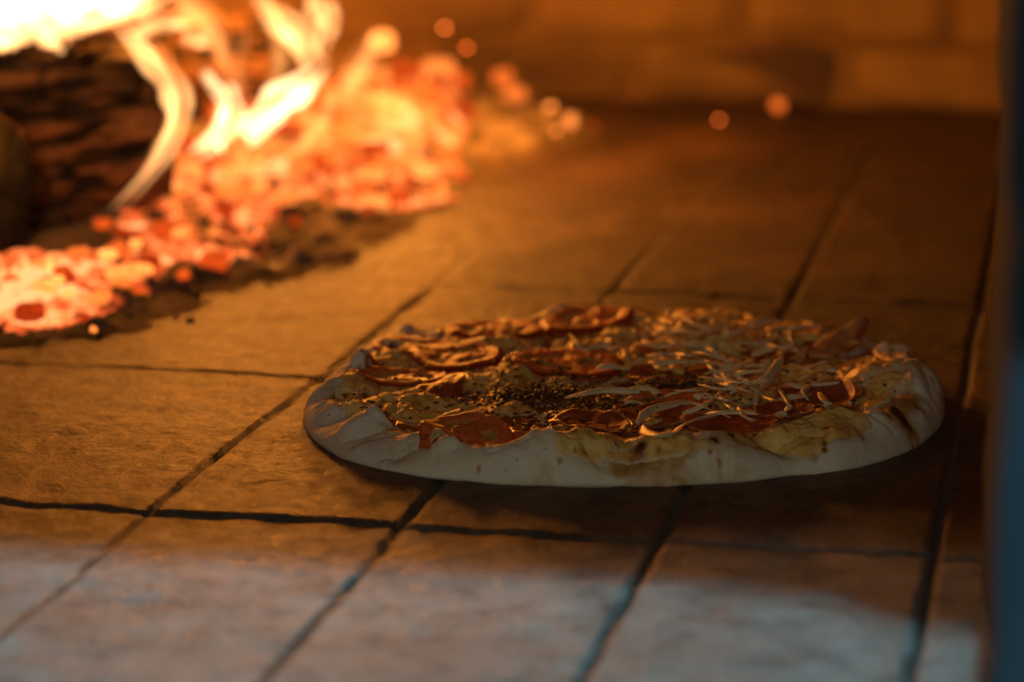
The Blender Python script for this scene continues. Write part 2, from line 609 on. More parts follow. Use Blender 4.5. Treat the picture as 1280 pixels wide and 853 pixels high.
V, Fc, off = [], [], 0
course, blen = .066, .21
for r_ in range(6):
    nb_ = int(2 * math.pi * WR / blen)
    for k in range(nb_):
        a = (k + .5 * (r_ % 2)) / nb_ * 2 * math.pi
        if math.sin(a) < -.62:
            continue
        rr = WR + .06 - .02 * max(0, r_ - 3) + random.uniform(-.003, .003)
        c = (WC[0] + rr * math.cos(a), WC[1] + rr * math.sin(a), r_ * course + .03)
        v, f = brick_block(c, (-math.sin(a), math.cos(a), 0), (math.cos(a), math.sin(a), 0), (0, 0, 1), blen - .006, .11, course - .006, k + r_ * 50)
        V.append(v)
        Fc.append(f + off)
        off += len(v)
V = np.concatenate(V)
wsoot = np.zeros(len(V))
for px, py, s1, s2, a in [(1012, 78, .024, .030, 1.7), (985, 88, .03, .014, .5), (690, 60, .11, .04, .4), (620, 105, .10, .04, .4), (760, 100, .10, .03, .3), (960, 38, .07, .008, .5), (1120, 137, .09, .012, 1.0), (860, 75, .012, .03, .4), (520, 30, .1, .05, .5), (990, 0, .05, .01, .5), (1180, 55, .1, .008, .3), (870, 130, .12, .02, .5)]:
    p = atY(px, py, 2.66)
    wsoot += a * np.exp(-((V[:, 0] - p.x) / s1) ** 2 - ((V[:, 2] - p.z) / s2) ** 2)
ow = obj('oven_wall', V, np.concatenate(Fc), M['wall'], attrs={'soot': wsoot})
tag(ow, kind='structure')
# mortar backing of the wall
aa = np.linspace(math.radians(-40), math.radians(220), 90)
zz = np.linspace(-.02, .40, 4)
A, Z = np.meshgrid(aa, zz)
v = np.stack([WC[0] + (WR + .012) * np.cos(A), WC[1] + (WR + .012) * np.sin(A), Z], -1).reshape(-1, 3)
v2 = np.stack([WC[0] + (WR + .16) * np.cos(A), WC[1] + (WR + .16) * np.sin(A), Z], -1).reshape(-1, 3)
g1 = grid_faces(4, 90)
mo = obj('wall_mortar', np.concatenate([v, v2]), np.concatenate([g1, g1[:, ::-1] + len(v)]), M['mortar'])
mo.parent = ow
# dome
pa = np.linspace(0, math.pi / 2, 18)
aa = np.linspace(0, 2 * math.pi, 72, endpoint=False)
P_, A_ = np.meshgrid(pa, aa, indexing='ij')
RR = WR + .05
dv1 = np.stack([WC[0] + RR * np.cos(P_) * np.cos(A_), WC[1] + RR * np.cos(P_) * np.sin(A_), .36 + .28 * np.sin(P_)], -1)
dv2 = dv1.copy()
dv2[..., 2] += .09
keep = dv1[..., 1].reshape(-1) > .80
g = grid_faces(18, 72, wrap=True)
g = g[keep[g].all(1)]
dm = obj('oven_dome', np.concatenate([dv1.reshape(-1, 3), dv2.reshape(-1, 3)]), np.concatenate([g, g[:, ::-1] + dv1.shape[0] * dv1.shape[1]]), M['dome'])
tag(dm, kind='structure')

# lintel of the mouth: unseen, lower edge shaped to cast the floor shadow line
YL = .48


def shadow_to_lintel(px, py):
    p = at(px, py, 0)
    t = (YL - SUNP.y) / (p.y - SUNP.y)
    q = SUNP.lerp(p, t)
    return q.x, q.z


prof = [shadow_to_lintel(*p) for p in [(-900, 690), (-400, 674), (0, 678), (180, 698), (420, 706), (640, 718), (800, 730), (950, 742), (1050, 756), (1110, 783), (1240, 792), (1500, 800)]]
prof = [(-.8, prof[0][1] - .0)] + prof + [(.8, prof[-1][1] - .0)]
print('lintel', [(round(a, 3), round(b, 3)) for a, b in prof])
v, f = [], []
for (x, z) in prof:
    v += [(x, YL, z), (x, YL + .02, z + .012), (x, YL + .10, z + .16), (x, YL - .02, z + .16)]
for i in range(len(prof) - 1):
    for k in range(4):
        a, b = i * 4 + k, i * 4 + (k + 1) % 4
        f.append((a, b, b + 4, a + 4))
f += [(0, 1, 2, 3), tuple(len(v) - 4 + k for k in (3, 2, 1, 0))]
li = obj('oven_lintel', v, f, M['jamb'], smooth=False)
tag(li, kind='structure')
# front wall above the lintel back to the dome
v = [(-1.1, .46, .50), (1.1, .46, .50), (1.1, 1.2, .60), (-1.1, 1.2, .60), (-1.1, .46, .58), (1.1, .46, .58), (1.1, 1.2, .70), (-1.1, 1.2, .70)]
f = [(0, 1, 2, 3), (7, 6, 5, 4), (0, 4, 5, 1), (1, 5, 6, 2), (2, 6, 7, 3), (3, 7, 4, 0)]
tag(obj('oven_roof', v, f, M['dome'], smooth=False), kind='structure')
# right-hand jamb of the mouth, out of focus beside the lens
YJ = .76
jp = [atY(1270, 0, YJ), atY(1267, 300, YJ), atY(1256, 600, YJ), atY(1243, 853, YJ), atY(1234, 1100, YJ)]
v, f = [], []
zs = np.linspace(-.0, .42, 24)
zx = sorted([(p.z, p.x) for p in jp])
for z in zs:
    x = np.interp(z, [a for a, b in zx], [b for a, b in zx]) + .0012 * vnoise(z * 60, 3.0)
    for (dx, dy) in ((0, .006), (.006, 0), (.34, 0), (.34, .3), (.05, .3), (.02, .05)):
        v.append((x + dx, YJ + dy, z))
for i in range(len(zs) - 1):
    for k in range(6):
        a, b = i * 6 + k, i * 6 + (k + 1) % 6
        f.append((a, b, b + 6, a + 6))
f += [tuple(range(6))[::-1], tuple(range(len(v) - 6, len(v)))]
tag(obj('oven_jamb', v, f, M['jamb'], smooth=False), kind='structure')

# ------------------------------------------------------------------ PIZZA
PC = np.array([.055, 1.388])
sil = [(378, 500, .012), (383, 530, .006), (395, 552, .002), (430, 577, 0), (480, 592, 0), (545, 601, 0), (620, 607, 0), (700, 611, 0), (780, 611, 0), (870, 608, 0), (935, 605, 0), (985, 597, 0), (1050, 593, 0), (1100, 580, 0), (1140, 560, .002), (1170, 525, .008), (1182, 495, .012), (1176, 465, .016), (1150, 440, .018), (1110, 424, .018), (1050, 410, .012), (980, 399, .013), (900, 392, .013), (820, 388, .013), (740, 385, .017), (700, 384, .017), (650, 391, .012), (600, 397, .012), (540, 403, .012), (500, 408, .014), (460, 423, .016), (425, 440, .018), (400, 462, .016), (385, 482, .014)]
#  crest height of the rim for each of those silhouette points
hcs = [.013, .012, .0105, .0085, .0080, .0110, .0165, .0210, .0085, .0220, .0165, .0080, .013, .014, .015, .017, .019, .019, .017, .014, .011, .010, .011, .011, .014, .014, .010, .0095, .010, .013, .015, .016, .014, .013]
S3 = np.array([tuple(at(*p)) for p in sil])
th_s = np.arctan2(S3[:, 1] - PC[1], S3[:, 0] - PC[0])
r_s = np.hypot(S3[:, 1] - PC[1], S3[:, 0] - PC[0])
o_ = np.argsort(th_s)
th_s, r_s, h_s = th_s[o_], r_s[o_], np.array(hcs)[o_]
thx = np.concatenate([th_s - 2 * math.pi, th_s, th_s + 2 * math.pi])


def per(th, vals):
    return np.interp(th, thx, np.tile(vals, 3))


def smooth_per(vals, n=720, k=9):
    t = np.linspace(-math.pi, math.pi, n, endpoint=False)
    y = per(t, vals)
    w = np.hanning(k * 2 + 1)
    w /= w.sum()
    return t, np.convolve(np.concatenate([y[-k:], y, y[:k]]), w, 'valid')


TT, Rsm = smooth_per(r_s)
_, Hsm = smooth_per(h_s, k=5)


def Rof(th):
    return np.interp(th, np.concatenate([TT, TT + 2 * math.pi]), np.tile(Rsm, 2))


def Hof(th):
    return np.interp(th, np.concatenate([TT, TT + 2 * math.pi]), np.tile(Hsm, 2))


# bumps of the dough: px, py, z guess, sigma across, sigma along depth, height
bumps = [(452, 462, .015, .012, .014, .009), (425, 490, .012, .010, .016, .004), (462, 534, .012, .012, .012, .010), (512, 556, .010, .016, .010, .0065), (415, 515, .010, .010, .012, .005), (432, 552, .006, .009, .006, .003), (560, 575, .008, .012, .006, .003), (960, 575, .008, .01, .008, .003),
         (1108, 478, .018, .022, .024, .014), (1112, 540, .012, .014, .010, .008), (1060, 560, .012, .018, .012, .004), (1030, 535, .012, .024, .018, .008), (1150, 450, .015, .010, .014, .006),
         (838, 560, .012, .010, .012, .005), (905, 566, .012, .012, .010, .003), (705, 392, .015, .012, .012, .006), (512, 404, .012, .006, .010, .006),
         (1085, 428, .014, .014, .016, .006), (640, 570, .012, .02, .008, .002), (742, 590, .006, .016, .012, -.0045), (985, 585, .008, .008, .010, -.005),
         (425, 550, .008, .006, .012, .003), (410, 530, .008, .009, .008, -.004), (480, 575, .006, .012, .01, -.003)]
BP = [(at(a, b, c), s, t, h) for a, b, c, s, t, h in bumps]


ROUGH = [1.0]


def dough(x, y):
    dx, dy = x - PC[0], y - PC[1]
    th, r = np.arctan2(dy, dx), np.hypot(dx, dy)
    d = np.maximum(Rof(th) - r, 0)
    hc = Hof(th) * (1 + .10 * fbm(np.cos(th) * 6, np.sin(th) * 6, 2, 3))
    dc = .0155 + .003 * vnoise(np.cos(th) * 4, np.sin(th) * 4, 8)
    base = .0118
    q = np.clip(d / dc, 0, 1)
    e0 = .0016 + .0012 * vnoise(np.cos(th) * 9, np.sin(th) * 9, 44)
    outer = e0 + (hc - e0) * np.sqrt(np.clip(1 - (1 - q) ** 2, 0, 1)) ** .9
    inner = base + (hc - base) * np.exp(-(np.maximum(d - dc, 0) / (.011 + .003 * vnoise(np.cos(th) * 5, np.sin(th) * 5, 3))) ** 2)
    h = np.where(d < dc, outer, inner)
    for p, sx, sy, hh in BP:
        h = h + hh * np.exp(-((x - p.x) / sx) ** 2 - ((y - p.y) / sy) ** 2) * np.sqrt(np.clip(q, 0, 1))
    ins = sstep(.02, .035, d)
    bl = np.clip(vnoise(x * 62, y * 62, 91) - .12, 0, 1) * .0065 + np.clip(vnoise(x * 130, y * 130, 95) - .35, 0, 1) * .0022
    h = h + ROUGH[0] * bl * (1 - ins) * np.sqrt(q)
    h = h + ROUGH[0] * (.0019 * fbm(x * 48, y * 48, 5, 4) - .0016 * sstep(.12, 0, np.abs(vnoise(x * 42 + 3, y * 42, 77))) + .0007 * ins * fbm(x * 95, y * 95, 15, 3)) * np.sqrt(q)
    return h, d, q, th


# cheese pools: px, py, z, sigma x, sigma y, thickness
pools = [(480, 512, .012, .026, .020, .0050), (540, 505, .012, .018, .016, .0035), (560, 530, .010, .02, .012, .002), (700, 548, .012, .016, .022, .0045), (745, 570, .008, .018, .012, .004), (720, 590, .006, .012, .006, .002),
         (650, 470, .012, .020, .020, .0045), (598, 478, .012, .016, .018, .0035), (700, 485, .012, .010, .010, .004), (640, 515, .012, .014, .012, .003),
         (850, 420, .012, .045, .040, .0050), (790, 405, .012, .03, .03, .0045), (920, 430, .012, .04, .03, .0045), (950, 405, .012, .04, .02, .004), (1020, 465, .014, .035, .030, .0045),
         (1025, 530, .018, .026, .020, .0050), (1085, 480, .024, .018, .022, .0028), (1090, 545, .012, .018, .012, .002), (835, 553, .02, .016, .008, .0028), (900, 556, .02, .018, .008, .0026), (795, 566, .014, .012, .010, .003),
         (880, 470, .012, .03, .02, .003), (500, 455, .012, .02, .012, .002), (760, 450, .012, .02, .02, .003), (445, 470, .02, .012, .016, .0016), (960, 500, .012, .03, .02, .0025), (800, 500, .012, .03, .02, .003), (760, 395, .012, .03, .012, .003),
         (620, 440, .012, .03, .03, .0020), (742, 585, .006, .018, .010, .0048), (790, 572, .010, .014, .010, .0045), (1000, 555, .012, .016, .016, .004), (1050, 560, .012, .02, .012, .003), (835, 551, .02, .014, .006, .003), (440, 470, .02, .010, .012, .002)]
PP = [(at(a, b, c), s, t, h) for a, b, c, s, t, h in pools]


def cheese_t(x, y, d):
    t = -.0002 + ROUGH[0] * .0022 * fbm(x * 55, y * 55, 31, 3, .42) - .0028 * (1 - sstep(.010, .028, d))
    for p, sx, sy, hh in PP:
        t = t + 1.15 * hh * np.exp(-((x - p.x) / sx) ** 2 - ((y - p.y) / sy) ** 2)
    t = np.where(d < .004, -.002, t)
    return t + np.where(t > 0, ROUGH[0] * .0007 * fbm(x * 190, y * 190, 40, 3), 0)


def surf(x, y):
    h, d, q, th = dough(np.asarray(x, float), np.asarray(y, float))
    return h + np.maximum(cheese_t(np.asarray(x, float), np.asarray(y, float), d), 0)


def flat(x, y):
    ROUGH[0] = .25
    q = surf(x, y)
    ROUGH[0] = 1.0
    return q


pizza = empty('pizza', (float(PC[0]), float(PC[1]), 0))
tag(pizza, 'round thin crust pizza with tomato, cured meat and onion baking on the oven floor', 'pizza')
ORG = np.array([PC[0], PC[1], 0])


def part(name, v, f, m, parent=None, **kw):
    """world coordinates -> child of the pizza (or of one of its parts)"""
    return obj(name, np.asarray(v) - ORG, f, m, parent=parent or pizza, **kw)


nth = 900
s_ = np.concatenate([np.linspace(0, .80, 110, endpoint=False), np.linspace(.80, .985, 62, endpoint=False), 1 - .015 * (1 - np.linspace(0, 1, 9)) ** 2])
th_ = np.linspace(-math.pi, math.pi, nth, endpoint=False)
SS, TH = np.meshgrid(s_, th_, indexing='ij')
R_ = Rof(TH)
X = PC[0] + R_ * SS * np.cos(TH)
Y = PC[1] + R_ * SS * np.sin(TH)
Hh, D, Q, _ = dough(X, Y)
brown = np.zeros_like(Hh)
for (px, py, z, s1, s2, a) in [(455, 455, .022, .010, .008, 1.2), (432, 462, .02, .006, .01, 1.0), (440, 500, .014, .016, .008, .35), (500, 515, .018, .012, .006, .5), (530, 545, .014, .012, .008, .7), (470, 572, .008, .012, .005, .5),
                               (835, 552, .022, .012, .006, .75), (900, 556, .022, .016, .006, .7), (785, 578, .012, .012, .006, .8), (940, 588, .008, .012, .006, .7), (1085, 560, .014, .010, .008, .9), (1130, 515, .02, .010, .006, .9), (1115, 512, .02, .02, .004, .8),
                               (1015, 572, .012, .014, .005, .8), (1045, 405, .02, .02, .03, .5), (1160, 452, .02, .012, .01, .6), (1100, 448, .03, .02, .012, .6), (1085, 480, .03, .02, .014, .45), (600, 395, .014, .05, .02, .3), (680, 560, .02, .008, .004, .5), (705, 385, .02, .02, .01, .4),
                               (690, 385, .02, .3, .02, .15)]:
    p = at(px, py, z)
    brown += a * np.exp(-((X - p.x) / s1) ** 2 - ((Y - p.y) / s2) ** 2)
for k in range(90):
    th0, dd0, rr0 = random.uniform(0, 6.283), random.uniform(.001, .024), random.uniform(.0008, .0026)
    rad = float(Rof(np.array(th0 if th0 < math.pi else th0 - 2 * math.pi))) - dd0
    cx_, cy_ = PC[0] + rad * math.cos(th0), PC[1] + rad * math.sin(th0)
    brown += random.uniform(.6, 1.5) * np.exp(-((X - cx_) ** 2 + (Y - cy_) ** 2) / rr0 ** 2)
brown = np.minimum(brown, 1.3)
brown += .55 * np.exp(-((D - .013) / .008) ** 2) * np.clip(.6 + .8 * fbm(X * 45, Y * 45, 53, 3), 0, 1)
brown += .35 * sstep(.6, 1.0, fbm(X * 40, Y * 40, 50, 3) + .3) * sstep(.0, .5, Q)
sauce = sstep(.022, .034, D + .006 * fbm(X * 50, Y * 50, 33, 3))
v = np.stack([X, Y, Hh], -1).reshape(-1, 3)
n0 = len(v)
f = grid_faces(len(s_), nth, wrap=True)
under = []
for q, z in ((.994, .0004), (.97, .0001), (.0, .0001)):
    under.append(np.stack([PC[0] + Rof(th_) * q * np.cos(th_), PC[1] + Rof(th_) * q * np.sin(th_), np.full(nth, z)], -1))
v = np.concatenate([v] + under)
last = (len(s_) - 1) * nth
f2 = grid_faces(4, nth, wrap=True)
f2 = np.where(f2 < nth, f2 + last, f2 - nth + n0)
ext = lambda a, val=0.0: np.concatenate([a.ravel(), np.full(3 * nth, val)])
part('crust', v, np.concatenate([f, f2]), M['dough'], attrs={'brown': ext(brown), 'sauce': ext(sauce)})

# melted cheese: thin solid lying on the dough where it is thicker than nothing
T = cheese_t(X, Y, D)
keep = (T > -.0004).ravel()
fk = f[keep[f].all(1)]
ids, inv = np.unique(fk, return_inverse=True)
fk = inv.reshape(fk.shape)
cv = np.stack([X, Y, Hh + T], -1).reshape(-1, 3)[ids]
cb = brown.ravel()[ids] * .5 + .25 * np.clip(fbm(cv[:, 0] * 60, cv[:, 1] * 60, 70, 3), 0, 1)
part('melted_cheese', cv, fk, M['cheese'], attrs={'brown': cb, 'thin': 1 - sstep(.0, .0016, T.ravel()[ids])})


# tomato slices
def tomato(px, py, z, R, sx=1.0, sy=1.0, rot=0.0, tx=0.0, ty=0.0, lift=.0010, th=.0024, seed=0, lab=None):
    p = at(px, py, z)
    nr, na = 30, 96
    ss = np.linspace(0, 1, nr)
    a = np.linspace(0, 2 * math.pi, na, endpoint=False)
    S, A = np.meshgrid(ss, a, indexing='ij')
    rw = R * (1 + .13 * vnoise(np.cos(A) * 1.6 + seed, np.sin(A) * 1.6, 2) + .03 * vnoise(np.cos(A) * 6 + seed, np.sin(A) * 6, 2))
    lx, ly = rw * S * np.cos(A) * sx, rw * S * np.sin(A) * sy
    x = p.x + lx * math.cos(rot) - ly * math.sin(rot)
    y = p.y + lx * math.sin(rot) + ly * math.cos(rot)
    pk = np.clip(np.cos(A * 3 + seed + .8 * np.sin(A * 2 + seed)) * 1.8 + 1.1, 0, 1) * sstep(.26, .40, S) * (1 - sstep(.60, .72, S))
    g = .9 * flat(x, y) + .1 * float(flat(p.x, p.y))
    edge = np.sqrt(np.clip(1 - sstep(.93, 1.0, S) * .98, 0, 1))
    h = g + lift + tx * (x - p.x) + ty * (y - p.y) + th * edge - .0017 * pk + .0006 * np.exp(-((S - .80) / .09) ** 2) + .0005 * np.exp(-((S - .22) / .10) ** 2) + .0005 * fbm(x * 120, y * 120, seed, 3) + .0007 * sstep(.8, .9, S)
    # little mounds of seed in the pockets
    h = h + .0006 * pk * np.clip(vnoise(x * 420, y * 420, seed), 0, 1)
    bot = g + lift + tx * (x - p.x) + ty * (y - p.y) - .001
    v = np.concatenate([np.stack([x, y, h], -1).reshape(-1, 3), np.stack([x, y, np.minimum(bot, h - .0003)], -1).reshape(-1, 3)])
    g1 = grid_faces(nr, na, wrap=True)
    n1 = nr * na
    e = np.array([[(nr - 1) * na + k, (nr - 1) * na + n1 + k, (nr - 1) * na + n1 + (k + 1) % na, (nr - 1) * na + (k + 1) % na] for k in range(na)])
    o = part('tomato_slice', v, np.concatenate([g1, g1[:, ::-1] + n1, e]), M['tomato'],
             attrs={'pocket': np.concatenate([pk.ravel()] * 2), 'skin': np.concatenate([sstep(.9, .97, S).ravel(), np.ones(n1)])})
    if lab:
        o['label'] = lab


tomato(580, 541, .016, .0245, 1.05, .95, .2, .0, .22, .0016, seed=1, lab='orange tomato slice showing its ring and seeds by the front crust')
tomato(617, 412, .014, .026, 1.15, .9, .1, 0, .02, .001, seed=2)
tomato(518, 437, .014, .025, 1.05, 1.0, .3, 0, .0, .001, seed=3)
tomato(572, 452, .013, .024, 1.1, .95, .6, 0, 0, .0014, seed=4)
tomato(500, 480, .012, .022, 1.2, .8, .1, 0, -.02, .001, seed=5)
tomato(700, 462, .013, .030, 1.1, .9, .1, 0, .03, .002, seed=6, lab='dark roasted tomato slice in the middle under browned crumbs')
tomato(735, 410, .013, .026, 1.1, .9, .1, 0, .02, .002, seed=7)
tomato(830, 512, .013, .022, 1.2, .8, .3, 0, .10, .001, seed=8)


# cured meat slices
def slice_(px, py, z, R, sx=1.0, sy=1.0, rot=0.0, tx=0.0, ty=0.0, cup=(0, 0), lift=.0025, th=.0018, seed=0, lab=None, name='meat_slice', curl=None):
    p = at(px, py, z)
    nr, na = 22, 80
    S, A = np.meshgrid(np.linspace(0, 1, nr), np.linspace(0, 2 * math.pi, na, endpoint=False), indexing='ij')
    rw = R * (1 + .05 * vnoise(np.cos(A) * 2 + seed, np.sin(A) * 2, 5))
    u, w = S * np.cos(A) * sx, S * np.sin(A) * sy
    lx, ly = rw * u, rw * w
    if curl:   # one side bends up round an upright axis
        t0, k = curl
        over = np.maximum(lx - t0 * R, 0)
        ang = np.minimum(over * k / R, 1.75)
        bend = R / k
        lz = bend * (1 - np.cos(ang))
        lx = np.where(over > 0, t0 * R + bend * np.sin(ang), lx)
    else:
        lz = 0
    x = p.x + lx * math.cos(rot) - ly * math.sin(rot)
    y = p.y + lx * math.sin(rot) + ly * math.cos(rot)
    g = .6 * flat(x, y) + .4 * float(flat(p.x, p.y))
    h = g + lift + lz + tx * (x - p.x) + ty * (y - p.y) + cup[0] * (S * np.cos(A)) ** 2 + cup[1] * (S * np.sin(A)) ** 2
    h = h + .0007 * fbm(x * 90, y * 90, seed, 3) + .0006 * S * np.sin(A * 5 + seed)
    e_ = np.sqrt(np.clip(1 - sstep(.92, 1, S), 0, 1))
    v = np.concatenate([np.stack([x, y, h + th * .5 * e_], -1).reshape(-1, 3), np.stack([x + th * .3, y, h - th * .5 * e_ - .0001], -1).reshape(-1, 3)])
    g1 = grid_faces(nr, na, wrap=True)
    n1 = nr * na
    e = np.array([[(nr - 1) * na + k, (nr - 1) * na + n1 + k, (nr - 1) * na + n1 + (k + 1) % na, (nr - 1) * na + (k + 1) % na] for k in range(na)])
    sc = S.reshape(-1)[g1[:, 0]]
    mi = np.concatenate([(sc > .86).astype(int), (sc > 2).astype(int), np.ones(na, int)])
    o = part(name, v, np.concatenate([g1, g1[:, ::-1] + n1, e]), None, mats=[M['meat'], M['meat_edge']], midx=mi)
    if lab:
        o['label'] = lab


slice_(738, 538, .013, .0205, 1.0, .95, 0, .02, .05, (.002, .003), seed=3, lab='dark red meat slice near the front edge')
slice_(540, 488, .013, .016, 1.2, .8, .3, .25, -.05, (.002, .0), seed=4)
slice_(925, 535, .013, .026, 1.2, .75, .05, 0, .10, (.003, .001), seed=5, lab='glossy dark meat slice behind the front crust')
slice_(980, 535, .014, .014, 1.1, .9, .2, -.2, .1, (.003, .003), seed=6)
slice_(820, 528, .012, .020, 1.1, .8, .2, 0, .15, (.001, .001), seed=7)
slice_(965, 448, .014, .022, 1.2, .8, 0, 0, .02, (.002, .002), lift=-.0004, seed=8)
slice_(850, 442, .013, .024, 1.2, .9, 0, 0, .02, (.002, .002), lift=.0004, seed=9)
slice_(905, 450, .013, .022, 1.2, .9, .4, 0, .02, (.002, .002), lift=-.0002, seed=10)
slice_(1000, 430, .014, .022, 1.2, .9, 0, 0, .02, (.002, .002), lift=-.0004, seed=11)
slice_(1020, 500, .014, .020, 1.2, .9, 0, 0, .02, (.002, .002), lift=.0006, seed=12)
slice_(840, 472, .013, .022, 1.2, .9, 0, 0, .02, (.002, .002), lift=.0008, seed=13)
slice_(1036, 505, .016, .0170, 1.0, 1.0, .15, .0, .12, (.0, .004), lift=.004, seed=14, curl=(.1, 1.7), lab='meat slice curled up like a cup against the right-hand crust')


def sheet(name, A, B, th, m, n=24, k=10, seed=0, lab=None, rough=.0012):
    """solid sheet lofted between two world-space curves"""
    A, B = spline(A, 8), spline(B, 8)
    ta, tb = np.linspace(0, 1, len(A)), np.linspace(0, 1, len(B))
    t = np.linspace(0, 1, n)
    A = np.stack([np.interp(t, ta, A[:, i]) for i in range(3)], -1)
    B = np.stack([np.interp(t, tb, B[:, i]) for i in range(3)], -1)
    w = np.linspace(0, 1, k)[:, None, None]
    G = A[None] * (1 - w) + B[None] * w
    G[..., 2] += rough * fbm(G[..., 0] * 130, G[..., 1] * 130, G[..., 2] * 130 + seed, 3)
    du_ = np.gradient(G, axis=0)
    dv_ = np.gradient(G, axis=1)
    nn = np.cross(dv_, du_)
    nn /= np.linalg.norm(nn, axis=-1, keepdims=True) + 1e-12
    e_ = np.ones((k, n))
    e_[0] = e_[-1] = .15
    e_[:, 0] = e_[:, -1] = .15
    top, bot = G + nn * th / 2 * e_[..., None], G - nn * th / 2 * e_[..., None]
    g1 = grid_faces(k, n)
    n1 = k * n
    rim = list(range(n)) + [i * n + n - 1 for i in range(1, k)] + list(range((k - 1) * n + n - 2, (k - 1) * n - 1, -1)) + [i * n for i in range(k - 2, 0, -1)]
    e = [[rim[i], rim[(i + 1) % len(rim)], rim[(i + 1) % len(rim)] + n1, rim[i] + n1] for i in range(len(rim))]
    o = part(name, np.concatenate([top.reshape(-1, 3), bot.reshape(-1, 3)]), np.concatenate([g1[:, ::-1], g1 + n1, np.array(e)]), m)
    if lab:
        o['label'] = lab
    return o


# pointed slice that stands up at the back right
Yt = at(1040, 436, .015).y
sheet('meat_slice', [atY(1003, 437, Yt - .01), atY(1020, 428, Yt), atY(1050, 412, Yt + .01), atY(1081, 396, Yt + .012)],
      [atY(1012, 448, Yt - .02), atY(1040, 446, Yt - .02), atY(1058, 432, Yt - .004), atY(1082, 398, Yt + .011)], .003, M['meat_edge'], seed=1, lab='pointed meat slice standing up at the back right')
sheet('meat_slice', [atY(1054, 436, Yt - .001), atY(1066, 424, Yt + .006), atY(1083, 397, Yt + .013)], [atY(1056, 446, Yt - .002), atY(1072, 436, Yt + .006), atY(1085, 402, Yt + .015)], .003, M['meat'], seed=2)
Yt = at(1000, 452, .015).y
sheet('meat_slice', [atY(985, 452, Yt), atY(996, 440, Yt + .004), atY(1009, 432, Yt + .008)], [atY(992, 464, Yt - .004), atY(1004, 452, Yt), atY(1010, 436, Yt + .006)], .003, M['meat_edge'], seed=3)
# toasted folded edge on the left
Yt = at(530, 492, .015).y
sheet('meat_slice', [atY(470, 492, Yt), atY(500, 491, Yt), atY(528, 484, Yt + .004), atY(548, 478, Yt + .004), atY(575, 482, Yt)],
      [atY(472, 499, Yt - .002), atY(505, 498, Yt - .004), atY(530, 500, Yt - .01), atY(550, 503, Yt - .014), atY(572, 500, Yt - .01)], .003, M['meat'], seed=4, lab='dark folded slice with a bright toasted edge on the left')


# onion strips traced from the photograph; z is height over the pizza
def strip(pts, w=.0019, t=.0011, taper=True, name='onion_strip', m='onion'):
    P = []
    for q in pts:
        p = at(q[0], q[1], .014)
        for _ in range(3):
            zz_ = float(flat(p.x, p.y)) + .0020 + (q[2] if len(q) > 2 else .003)
            p = at(q[0], q[1], zz_)
        P.append(tuple(p))
    path = spline(P, 7)
    n = len(path)
    k = np.linspace(0, 1, n)
    e = (np.clip(np.minimum(k, 1 - k) * 9, .28, 1) ** .6) if taper else np.ones(n)
    v, f = tube(path, w * e, t * e, 10, tilt=.7 * np.sin(k * 3 + pts[0][0]))
    part(name, v, f, M[m], **({'attrs': {'thin': np.zeros(len(v)), 'brown': np.full(len(v), .15)}} if m == 'cheese' else {}))


traced = [
    [(706, 498), (730, 492, .004), (760, 488, .004), (800, 490, .004)],
    [(796, 528, .003), (812, 514, .004), (838, 506, .005), (862, 503, .005), (885, 511, .005), (912, 522, .004)],
    [(803, 533, .004), (806, 540, .004), (822, 544, .004), (842, 542, .004), (852, 533, .005), (874, 524, .005), (897, 520, .004)],
    [(852, 540, .004), (866, 546, .005), (883, 549, .005)],
    [(922, 472, .006), (934, 477, .004), (946, 481, .004)],
    [(946, 479, .005), (960, 472, .007), (970, 459, .010), (977, 446, .013)],
    [(1024, 491, .009), (1034, 505, .009), (1044, 513, .010), (1056, 512, .011), (1063, 503, .013)],
    [(944, 507, .003), (946, 492, .005), (958, 480, .005), (975, 473, .004)],
    [(916, 508, .003), (924, 514, .004), (950, 516, .004)],
    [(968, 522, .003), (979, 517, .006), (987, 508, .009)],
    [(972, 500, .004), (992, 496, .005), (1010, 494, .004), (1030, 488, .003)],
    [(815, 455, .003), (840, 452, .004), (870, 452, .004), (895, 456, .003)],
    [(880, 468, .004), (900, 463, .005), (922, 457, .005), (942, 450, .004)],
    [(782, 488, .004), (800, 485, .004), (812, 487, .004), (825, 492, .003)],
    [(872, 500, .005), (874, 494, .007), (884, 493, .007), (893, 499, .005)],
    [(912, 492, .004), (925, 486, .005), (935, 480, .004)],
    [(780, 505, .003), (795, 503, .004), (815, 508, .003)],
    [(1000, 475, .005), (1015, 468, .006), (1030, 462, .006), (1045, 463, .004)],
    [(985, 480, .005), (1005, 484, .006), (1022, 478, .006), (1036, 474, .005)],
    [(1005, 462, .005), (1020, 456, .006), (1034, 452, .006)],
    [(765, 552, .003), (772, 560, .003), (785, 563, .003)],
    [(764, 548, .004), (768, 562, .003), (776, 572, .002)],
    [(712, 418, .005), (722, 428, .006), (730, 437, .005), (748, 433, .004), (765, 430, .004)],
    [(760, 438, .005), (775, 432, .005), (790, 427, .004)],
    [(828, 410, .005), (838, 416, .005), (846, 412, .006), (852, 400, .006)],
    [(870, 440, .005), (890, 434, .006), (905, 428, .005)],
    [(940, 445, .004), (960, 436, .006), (985, 432, .006), (1000, 436, .004)],
    [(885, 415, .005), (900, 408, .006), (912, 404, .005)],
    [(940, 405, .005), (960, 400, .006), (980, 402, .005)],
    [(950, 420, .005), (965, 412, .006), (985, 410, .005)],
    [(745, 460, .004), (765, 458, .005), (785, 462, .004)],
    [(895, 470, .006), (910, 478, .006), (920, 490, .004)],
    [(1010, 500, .005), (1005, 490, .007), (1012, 482, .007), (1024, 484, .006)],
]
